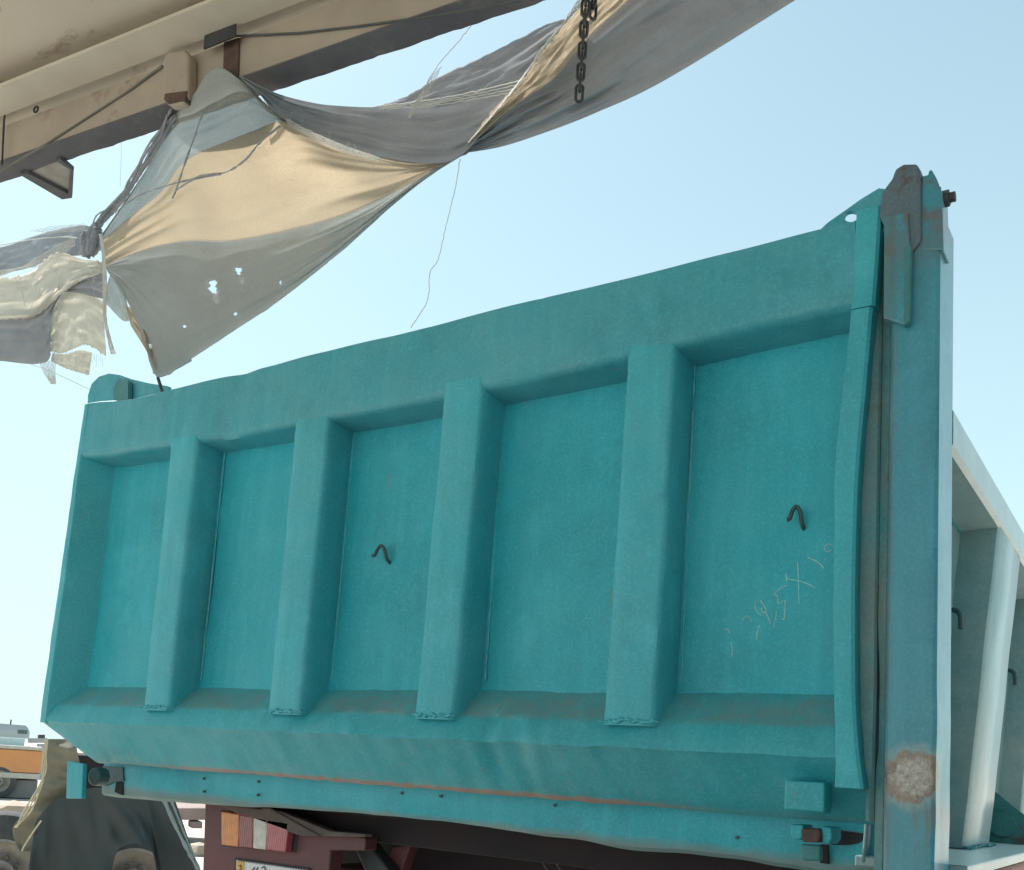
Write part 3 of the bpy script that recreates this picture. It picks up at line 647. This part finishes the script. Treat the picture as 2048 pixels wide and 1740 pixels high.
# dark rolled hem sagging to the junction
HU = [(478, 150), (520, 172), (570, 192), (640, 208), (720, 214), (800, 214), (880, 214), (960, 196), (1045, 170)]
HL = [(490, 164), (520, 190), (560, 236), (620, 268), (700, 296), (780, 318), (850, 327), (905, 322), (940, 296)]
yH = [-.28, -.26, -.17, -.10, -.07, -.05, -.04, -.04, -.04]; yHL = [-.28, -.25, -.16, -.08, -.05, -.04, -.03, -.01, .0]
for k in range(2): strip(HU, HL, yH, yHL, nv=26, name='rolled_hem', mat=M_cloth_deepshade, wave=(.022, 3.5), off=.012 * k, seed=6)
# upper dark fold behind
FU = [(735, 217), (780, 205), (820, 188), (880, 152), (960, 116), (1040, 76), (1100, 46), (1150, 34)]
FL = [(760, 224), (820, 226), (870, 224), (930, 216), (990, 204), (1050, 172), (1100, 120), (1160, 60)]
for k in range(2): strip(FU, FL, [.02] * 8, [.0] * 8, nv=24, name='rolled_hem', mat=M_cloth_deepshade, wave=(.02, 4), off=.012 * k, seed=8, fray=(2, 0))
# sunlit torn strip
GU = [(936, 284), (985, 222), (1045, 160), (1075, 118), (1110, 74), (1170, 0), (1210, -60)]
GL = [(936, 292), (1000, 236), (1060, 190), (1112, 152), (1182, 70), (1256, 0), (1320, -70)]
strip(GU, GL, [-.045, -.05, -.05, -.05, -.05, -.05, -.05], [-.03, -.04, -.04, -.04, -.03, -.02, -.02], nv=20, wave=(.008, 6), seed=10, fray=(5, 0), name='torn_strip')
# right-hand run of the cloth
RU = [(920, 300), (1000, 236), (1060, 190), (1112, 152), (1182, 70), (1256, 0), (1330, -75)]
RL = [(925, 306), (1000, 294), (1090, 265), (1190, 226), (1330, 160), (1590, 0), (1760, -110)]
for k in range(2): strip(RU, RL, [.0] * 7, [.03, .04, .05, .06, .07, .08, .08], nv=40, wave=(.03, 2.5), off=.012 * k, seed=12, name='folded_layer' if k else 'cloth_panel', mat=M_cloth_deepshade)
# left run beyond the knot
strip([(-60, 500), (0, 494), (60, 474), (110, 460), (165, 450), (205, 462)], [(-60, 560), (0, 548), (60, 535), (110, 515), (165, 510), (205, 500)], [.16] * 6, [.14] * 6, nv=16, name='rolled_hem', mat=M_cloth_deepshade, wave=(.02, 8), seed=14)
strip([(-60, 560), (0, 556), (60, 545), (112, 506), (165, 518), (212, 524)], [(-60, 650), (0, 640), (70, 632), (120, 590), (165, 560), (213, 541)], [.13] * 6, [.14] * 6, nv=18, wave=(.02, 6), seed=15, fray=(4, 3), mat=M_clothL)
LA = [(-60, 640), (0, 636), (60, 628), (95, 600), (130, 575), (165, 560), (213, 541)]; LB = [(-60, 722), (0, 722), (70, 728), (100, 712), (92, 640), (120, 585), (215, 600)]
for k in range(2): strip(LA, LB, [.15] * 7, [.16] * 7, nv=20, name='folded_layer' if k else 'cloth_panel', mat=M_cloth_deepshade, wave=(.02, 6), off=.012 * k, seed=16)
strip([(92, 640), (100, 600), (130, 577), (165, 580), (206, 602)], [(100, 702), (125, 706), (150, 696), (175, 690), (212, 712)], [.18] * 5, [.18] * 5, nv=20, wave=(.015, 6), seed=18, fray=(0, 6), name='torn_strip', mat=M_clothL)
strip([(105, 706), (130, 708), (160, 700), (184, 704)], [(102, 722), (130, 736), (155, 744), (178, 750)], [.18] * 4, [.18] * 4, nv=10, wave=(.01, 6), seed=19, fray=(0, 3), name='torn_strip', mat=M_clothL)
strip([(222, 542), (238, 548), (250, 590)], [(206, 600), (244, 640), (262, 640)], [.12] * 3, [.13] * 3, nu=40, nv=14, wave=(.01, 6), seed=20, mat=M_thin, name='torn_strip')
strip([(252, 612), (270, 622), (292, 668)], [(262, 652), (292, 700), (312, 742)], [.14] * 3, [.15] * 3, nu=40, nv=14, wave=(.01, 6), seed=21, name='torn_strip')
strip([(300, 690), (345, 690), (372, 694)], [(306, 748), (345, 742), (384, 722)], [.17] * 3, [.17] * 3, nu=40, nv=14, wave=(.01, 6), seed=22, mat=M_thin, name='torn_strip')
# bunched knot and twisted edge rope
kn = MB()
P = [at(px, py, d) for px, py, d in ((350, 232, -.26), (310, 300, -.13), (268, 362, -.02), (235, 410, .08), (205, 440, .09), (188, 470, .09), (186, 500, .09))]
kn.tube(catmull(P, 60), [.006 + .012 * (i / 59) ** 1.5 for i in range(60)], 10, jit=.25)
for k in range(9):
    Q = [p + Vector((random.uniform(-.012, .012), random.uniform(-.02, .01), random.uniform(-.012, .012))) for p in P]
    kn.tube(catmull(Q, 40), .003, 5, jit=.3)
kn.build('twisted_edge', M_cloth_deepshade, sc, smooth=True)
kb = MB(); c0 = at(188, 475, .085)
for k in range(26):
    a, b = random.uniform(0, 2 * pi), random.uniform(.3, 1); d = Vector((cos(a), random.uniform(-.5, .3), sin(a) * 1.1)) * .045 * b
    e = Vector((cos(a + 2), random.uniform(-.5, .3), sin(a + 2))) * .04
    kb.tube(catmull([c0 + d, c0 + d * .3 + e * .6, c0 + e * .9 + d * .4, c0 + Vector((-.02, 0, -.05)) + e * .5], 14), random.uniform(.005, .011), 7, jit=.3)
kb.build('knot', M_cloth_deepshade, sc, smooth=True)
# loose threads, cords and tassels
th = None
def thr(pts, r=.0009, y=.0, n=24, j=0):
    P = catmull([at(a, b, y) for a, b in pts], n)
    if j: P = [p + Vector((nz(i * .7, j) * .004, 0, nz(i * .7, j + 5) * .004)) for i, p in enumerate(P)]
    if th is not None: th.tube(P, r, 5)
    else: MB().tube(P, r, 5).build('loose_thread', M_thread, sc)
thr([(920, 318), (912, 370), (900, 420), (888, 470), (876, 520), (860, 545), (855, 600), (822, 655)], .0010, .02, 60, 1)
thr([(816, 236), (838, 196), (858, 160), (880, 125), (918, 82), (945, 48), (965, 35)], .0009, -.08, 50, 2)
for k in range(5): thr([(816 + k, 236), (830 + k * 2, 206), (848 + k * 3, 178), (862 + k * 5, 150 - k * 4)], .0008, -.09, 20, 3 + k)
thr([(60, 728), (100, 742), (150, 765), (182, 780)], .0011, .1)
for k in range(7): thr([(198 + k, 468), (203 + k, 500), (206 + k * 1.2, 560), (206 + k, 600), (210 + k * .8, 650), (222 + k * 1.5, 708)], .0012, .06, 40, 20 + k)
th = MB()
for k in range(9): thr([(-20, 544 + k * 2), (40, 535 - k * .6 + k), (80, 512 + k * 2.5), (120, 488 + k * 3), (150, 474 + k * 2)], .0011, .1, 40, 30 + k)
tag(th.build('frayed_fringe', M_thread, sc), kind='stuff'); th = None
thr([(-10, 492), (60, 480), (120, 474), (155, 476)], .0018, .1)
for k in range(6): thr([(60 + k * 8, 462 + k), (110 + k * 6, 452 + k * 2), (170, 448 + k * 3)], .0009, .1, 20, 40 + k)
th = MB()
for k in range(16):
    x = random.uniform(5, 200); y = 556 - x * .05 + random.uniform(-14, 14); thr([(x, y), (x + random.uniform(-12, 12), y + 22), (x + random.uniform(-22, 22), y + random.uniform(30, 80))], .0007, .09, 20, 60 + k)
tag(th.build('frayed_fringe', M_thread, sc), kind='stuff'); th = None
th = MB()
for k in range(14): thr([(936, 286), (1000 + k * .6, 214 - k), (1050 + k, 150 - k * 1.5), (1085 + k * 2, 95 - k * 2), (1125 + k * 3, 48 - k * 3), (1160 + k * 3, -6)], .0010, -.09 + k * .002, 60, 80 + k)
tag(th.build('frayed_fringe', M_thread, sc), kind='stuff'); th = None
for k in range(7): thr([(495, 172 + k), (540, 214 + k * 2), (600, 252 + k * 2), (680, 288 + k * 2), (760, 316 + k)], .0010, -.16 + k * .002, 50, 100 + k)
th = MB()
for k in range(12):
    t = random.random(); x = 500 + t * 260; y = 180 + t * 135; thr([(x, y), (x + random.uniform(-8, 12), y + random.uniform(10, 24)), (x + random.uniform(-20, 20), y + random.uniform(20, 45))], .0006, -.17 + t * .1, 14, 120 + k)
tag(th.build('frayed_fringe', M_thread, sc), kind='stuff'); th = None
for k in range(4): thr([(760, 218 - k * 2), (860, 212 - k * 4), (960, 196 - k * 5), (1040, 182 - k * 7)], .0012, -.06, 40, 140 + k)
th = MB()
for k in range(12): thr([(78 + k * 3, 722), (88 + k * 2, 745), (102 + k * .9, 768)], .0011, .16, 14, 150 + k)
tag(th.build('frayed_fringe', M_thread, sc), kind='stuff'); th = None
th = MB()
for k in range(26): 
    t = k / 26; thr([(100 + t * 110, 700 + 10 * t), (101 + t * 112 + random.uniform(-4, 4), 716 + 10 * t + random.uniform(-3, 8))], .0006, .18, 6, 170 + k)
thr([(243, 285), (242, 330), (240, 372)], .0006, .0)
tag(th.build('frayed_fringe', M_thread, sc), kind='stuff'); th = None

# cord shapes standing in for soft layer shadows on the thin part
cr = MB()
for pts in ([(405, 225, -.30), (390, 270, -.28), (372, 320, -.23), (352, 380, -.14), (345, 395, -.12)], [(352, 380, -.14), (400, 352, -.19), (450, 345, -.20), (490, 320, -.22), (520, 285, -.24), (560, 252, -.20)], [(230, 425, .03), (280, 390, -.02), (352, 366, -.14), (440, 348, -.20)]):
    cr.tube(catmull([at(a, b, y) for a, b, y in pts], 30), .0024, 6, jit=.5)
cr.build('layer_shadow', M_cloth_deepshade, sc, smooth=True)

# ================================================================ HANGING CHAIN
chn = tag(empty('chain', (.86, -.43, 2.9)), 'short dark steel chain hanging in front of the sagging cloth', 'chain')
def link(c, rot, parent, tilt=0):
    L, W, r = .0155 / 2 + .002, .0062, .0027; P = []
    for k in range(20):
        a = k * 2 * pi / 20; x = W * cos(a); z = W * sin(a) + (L if sin(a) >= 0 else -L) * 1.0
        P.append(c + Matrix.Rotation(rot, 3, 'Z') @ Vector((x, 0, z)))
    return MB().tube(P, r, 8, closed=True).build('link', M_chain, parent, smooth=True)
vz = radians(33)
cb = far(1158.5, 187, 1.75); ct = far(1171, 14, 1.75); pitch = (ct.z - cb.z) / 8
top = None
for k in range(26):
    c = Vector((cb.x + (ct.x - cb.x) * min(k, 60) / 8 * .9, cb.y + (ct.y - cb.y) * k / 8 * .9, cb.z + pitch * k))
    if c.z < 3.50: link(c, vz + (pi / 2 if k % 2 else 0) + .15 * nz(k * 3.1), chn)
for k in range(10):
    c = far(1186 + 2 * (k % 2), 22 - 22 * k, 1.77); link(c, vz + (pi / 2 if k % 2 else 0) + .5, chn)

# ================================================================ YARD BEHIND: tarped trailer, tarps, flatbed
def wheel(c, fw, parent, name='wheel', R_=.50, W=.28, rimr=.29):
    n = Vector((fw.x, fw.y, 0)).normalized(); sd_ = Vector((-n.y, n.x, 0)); up = Vector((0, 0, 1))
    def ringp(r, d): return [c + n * d + (sd_ * cos(k * pi / 24) + up * sin(k * pi / 24)) * r for k in range(48)]
    t = MB().rings([ringp(rimr, .02), ringp(R_ * .86, .0), ringp(R_ * .96, -.02), ringp(R_, -.06), ringp(R_, -W + .04), ringp(R_ * .9, -W), ringp(rimr, -W)], caps=False)
    tyre = t.build(name, plain('tyre_rubber', (.09, .088, .088), (.055, .055, .058), .9, 14), parent, smooth=True)
    rm = MB().rings([ringp(rimr, .024), ringp(rimr * .93, .028), ringp(rimr * .9, -.01), ringp(rimr * .62, -.06), ringp(rimr * .5, -.04), ringp(rimr * .42, .02), ringp(rimr * .2, .03)], caps=False)
    rim = rm.build('rim', plain('dusty_rim', (.33, .30, .26), (.22, .2, .18), .7, 12), tyre, smooth=True)
    hb = MB().tube([c + n * -.05, c + n * .07], .07, 16)
    for k in range(10):
        a = k * 2 * pi / 10; q = c + (sd_ * cos(a) + up * sin(a)) * rimr * .52; hb.tube([q + n * -.05, q + n * .01], .016, 6)
    hb.build('hub', M_brace, tyre)
    return tyre
fw = (CAM - far(150, 1700, 8)); fw.z = 0; fw.normalize(); sdv = Vector((-fw.y, fw.x, 0))
tr = tag(empty('parked_trailer', far(150, 1700, 8.4) * 1.0), 'tandem axle trailer mostly hidden under dark and beige tarpaulins', 'trailer'); tr.location.z = 0
for px in (-8, 262):
    c = far(px, 1780, 8.0); c.z = .5; wheel(c, fw, tr)
c = far(190, 1620, 8.0)
MT = Matrix.Translation((c.x, c.y, 0)) @ Matrix(((sdv.x, -fw.x, 0, 0), (sdv.y, -fw.y, 0, 0), (0, 0, 1, 0), (0, 0, 0, 1)))
MB().box(-.40, .55, .35, 2.4, .95, 1.50, MT).build('load_box', M_under, tr, bevel=.02)
MB().box(-.1, .5, .15, .3, .72, .86, MT).build('frame', M_maroon, tr, bevel=.01)
def hang(A, B, da, db, name, mat, label, cat, nu=90, nv=40, amp=.05, fr=7, seed=0):
    pa = catmull([Vector((x, y, d)) for (x, y), d in zip(A, da)], nu + 1); pb = catmull([Vector((x, y, d)) for (x, y), d in zip(B, db)], nu + 1); m = MB()
    for i in range(nu + 1):
        for j in range(nv + 1):
            u, v = i / nu, j / nv; p = pa[i].lerp(pb[i], v)
            f = amp * (nz(u * fr + v * .6, v * .8, seed) * 1.4 + .5 * nz(u * fr * 2.7 - v, v * 1.5, seed + 3)) * (.3 + v)
            f += amp * .05 * nz(u * 20, v * 6, seed)
            m.v.append(tuple(far(p.x, p.y, p.z + f)))
    m.f = [(i * (nv + 1) + j, (i + 1) * (nv + 1) + j, (i + 1) * (nv + 1) + j + 1, i * (nv + 1) + j + 1) for i in range(nu) for j in range(nv)]
    return tag(m.build(name, mat, None, smooth=True, solid=.004, auto=False), label, cat)
M_tarpd = plain('dark_tarp', (.045, .056, .058), (.036, .046, .048), .9, 2, bump=.05)
M_tarpb = plain('beige_tarp', (.21, .19, .145), (.15, .145, .11), .9, 3, c3=(.12, .13, .1))
hang([(70, 1642), (110, 1600), (160, 1580), (215, 1575), (265, 1575), (310, 1575), (347, 1592)], [(45, 1830), (110, 1830), (205, 1790), (238, 1698), (302, 1700), (330, 1800), (420, 1800)],
     [7.6] * 7, [7.5] * 7, 'tarpaulin', M_tarpd, 'dark slate tarpaulin draped over the trailer wheel below the truck sill', 'tarpaulin', amp=.13, fr=4.5, seed=2)
hang([(94, 1478), (88, 1530), (82, 1570), (64, 1612), (26, 1655), (38, 1702)], [(150, 1478), (160, 1530), (170, 1570), (175, 1600), (120, 1640), (64, 1702)],
     [7.7] * 6, [7.75] * 6, 'tarpaulin', M_tarpb, 'sun-faded beige tarpaulin with rope edge left of the tailgate hinge', 'tarpaulin', amp=.10, fr=5, seed=5)
rp = MB()
for k in range(3): rp.tube(catmull([far(x + k * 2, y, 7.6) for x, y in ((91, 1480), (88, 1510), (84 + k * 2, 1540), (86 - k * 3, 1560), (76 - k * 6, 1590), (60 - k * 9, 1625), (30, 1655))], 50), .006, 6, jit=.3)
rp.tube(catmull([far(x, y, 7.55) for x, y in ((82, 1642), (66, 1665), (50, 1690), (44, 1702))], 20), .006, 6)
tag(rp.build('rope', plain('pale_rope', (.5, .44, .3), (.4, .36, .26), .9, 40)), 'pale frayed rope hanging along the beige tarpaulin edge', 'rope')
sm_ = MB(); sm_.tube(catmull([far(x, y, 7.4) for x, y in ((326, 1595), (350, 1650), (375, 1700), (398, 1745))], 20), .012, 6, jit=.4)
sm_.tube(catmull([far(x, y, 7.42) for x, y in ((340, 1595), (358, 1640), (378, 1690), (402, 1745))], 20), .008, 6, jit=.4)
so2 = sm_.build('hem', plain('tarp_hem', (.22, .28, .29), (.17, .2, .2), .8)); so2.name = 'hem'
for o in bpy.data.objects:
    if o.name == 'tarpaulin': so2.parent = o

# orange flatbed far left
D = 27; fc = far(40, 1520, D); f2 = (CAM - fc); f2.z = 0; f2.normalize(); s2 = Vector((-f2.y, f2.x, 0))
fb = empty('flatbed_truck', (fc.x, fc.y, 0)); tag(fb, 'orange sided lorry with grey cab parked far behind at left', 'truck')
MF = Matrix.Translation((fc.x, fc.y, 0)) @ Matrix(((s2.x, -f2.x, 0, 0), (s2.y, -f2.y, 0, 0), (0, 0, 1, 0), (0, 0, 0, 1)))
def zf(py, px=40): return far(px, py, D).z
def xf(px, py=1520): return (far(px, py, D) - Vector((fc.x, fc.y, 0))).dot(s2)
MB().box(-6, xf(84), 0, 2.2, zf(1545), zf(1500), MF).build('cargo_side', plain('orange_paint', (.62, .27, .09), (.5, .22, .09), .6, 1.2, c3=(.4, .3, .2)), fb, bevel=.02)
MB().box(-6, xf(84), -.03, 2.2, zf(1557), zf(1546), MF).build('lower_rail', plain('pale_rail', (.5, .47, .42), (.4, .38, .34), .7), fb, bevel=.02)
MB().box(-6, xf(83), -.03, 2.2, zf(1499), zf(1492), MF).build('upper_rail', plain('pale_rail', (.5, .48, .42), (.35, .34, .3), .7), fb, bevel=.02)
MB().box(-6, xf(82), .2, 2.0, zf(1597), zf(1560), MF).build('underframe', plain('grey_metal', (.22, .22, .22), (.16, .16, .16), .8, 4), fb, bevel=.03)
cbm = MB(); z0, z1 = zf(1476), zf(1449); R = []
for y in (1.0, 1.1, 2.8, 2.9):
    e = .1 if y in (1.0, 2.9) else 0
    R.append([MF @ Vector(p) for p in ((-4, y, z0), (xf(53) - e, y, z0), (xf(53) - e, y, z0 + (z1 - z0) * .5), (xf(48) - e, y, z1 - .06 - e), (xf(42) - e, y, z1 - e), (-4, y, z1 + .05 - e))])
cb_ = cbm.rings(R).build('cab', plain('cab_grey', (.4, .44, .46), (.34, .38, .4), .4, 1), fb, smooth=True)
MB().box(xf(28), xf(48), .985, 1.1, zf(1467), zf(1459), MF).build('window', plain('dark_glass', (.1, .14, .14), rough=.15), cb_)
MB().box(-4, xf(45), 1.0, 2.6, zf(1492), zf(1477), MF).build('windscreen', plain('pale_glass', (.6, .72, .7), (.5, .6, .6), .2), cb_)
MB().box(xf(9), xf(12), 1.4, 1.5, z1, z1 + .14, MF).build('roof_lamp', M_dark, cb_)
for px in (2, -60): wheel(MF @ Vector((xf(px), 0, .45)), f2, fb, R_=.45)
# further machinery and beam
D3 = 34; k3 = far(72, 1480, D3)
mc = empty('machinery', (k3.x, k3.y, 0)); tag(mc, 'grey distant machine frame behind the orange lorry beside the tailgate edge', 'machine')
def slab(x0, y0, x1, y1, Dd, th, mat, par, name):
    P = [far(x0, y0, Dd), far(x1, y0, Dd), far(x1, y1, Dd), far(x0, y1, Dd)]; d = -f2 * th
    MB().prism(P, d).build(name, mat, par, bevel=.02)
M_g1 = plain('far_grey', (.3, .33, .34), (.24, .26, .27), .7, 2)
slab(56, 1476, 95, 1486, D3, 1.2, M_g1, mc, 'body'); slab(76, 1469, 90, 1477, D3, .8, M_dark, mc, 'engine'); slab(56, 1491, 60, 1560, D3, .3, M_g1, mc, 'leg'); slab(74, 1488, 90, 1560, D3, .5, M_g1, mc, 'leg')
D4 = 17; k4 = far(375, 1640, D4)
bm4 = empty('trailer_bed', (k4.x, k4.y, 0)); tag(bm4, 'brown low trailer bed seen in the gap under the sill', 'trailer')
M_b4 = plain('brown_bed', (.27, .2, .18), (.2, .15, .14), .8, 2)
slab(250, 1616, 480, 1640, D4, 2, M_b4, bm4, 'deck'); slab(383, 1643, 405, 1657, D4, .4, M_b4, bm4, 'leg'); slab(470, 1640, 480, 1700, D4, .4, M_b4, bm4, 'leg')
rk = random.Random(3)
def rock(px, py, s, lab):
    c = onz(px, py, 0); m = MB(); R = []
    for i in range(5):
        a = i / 4 * pi; r = max(.02, sin(a)) * s
        R.append([c + Vector((cos(k * pi / 4) * r * rk.uniform(.8, 1.2), sin(k * pi / 4) * r * rk.uniform(.8, 1.2), -cos(a) * s * .6 + s * .35)) for k in range(8)])
    tag(m.rings(R).build('rock', plain('rock_stone', (.4, .32, .26), (.3, .25, .2), .9)), lab, 'rock', 'rocks on the sunlit sand')
rock(396, 1712, .22, 'pale rubble lump on sand left of the maroon panel'); rock(22, 1652, .5, 'low grey rubble heap on sand left of the beige tarpaulin')
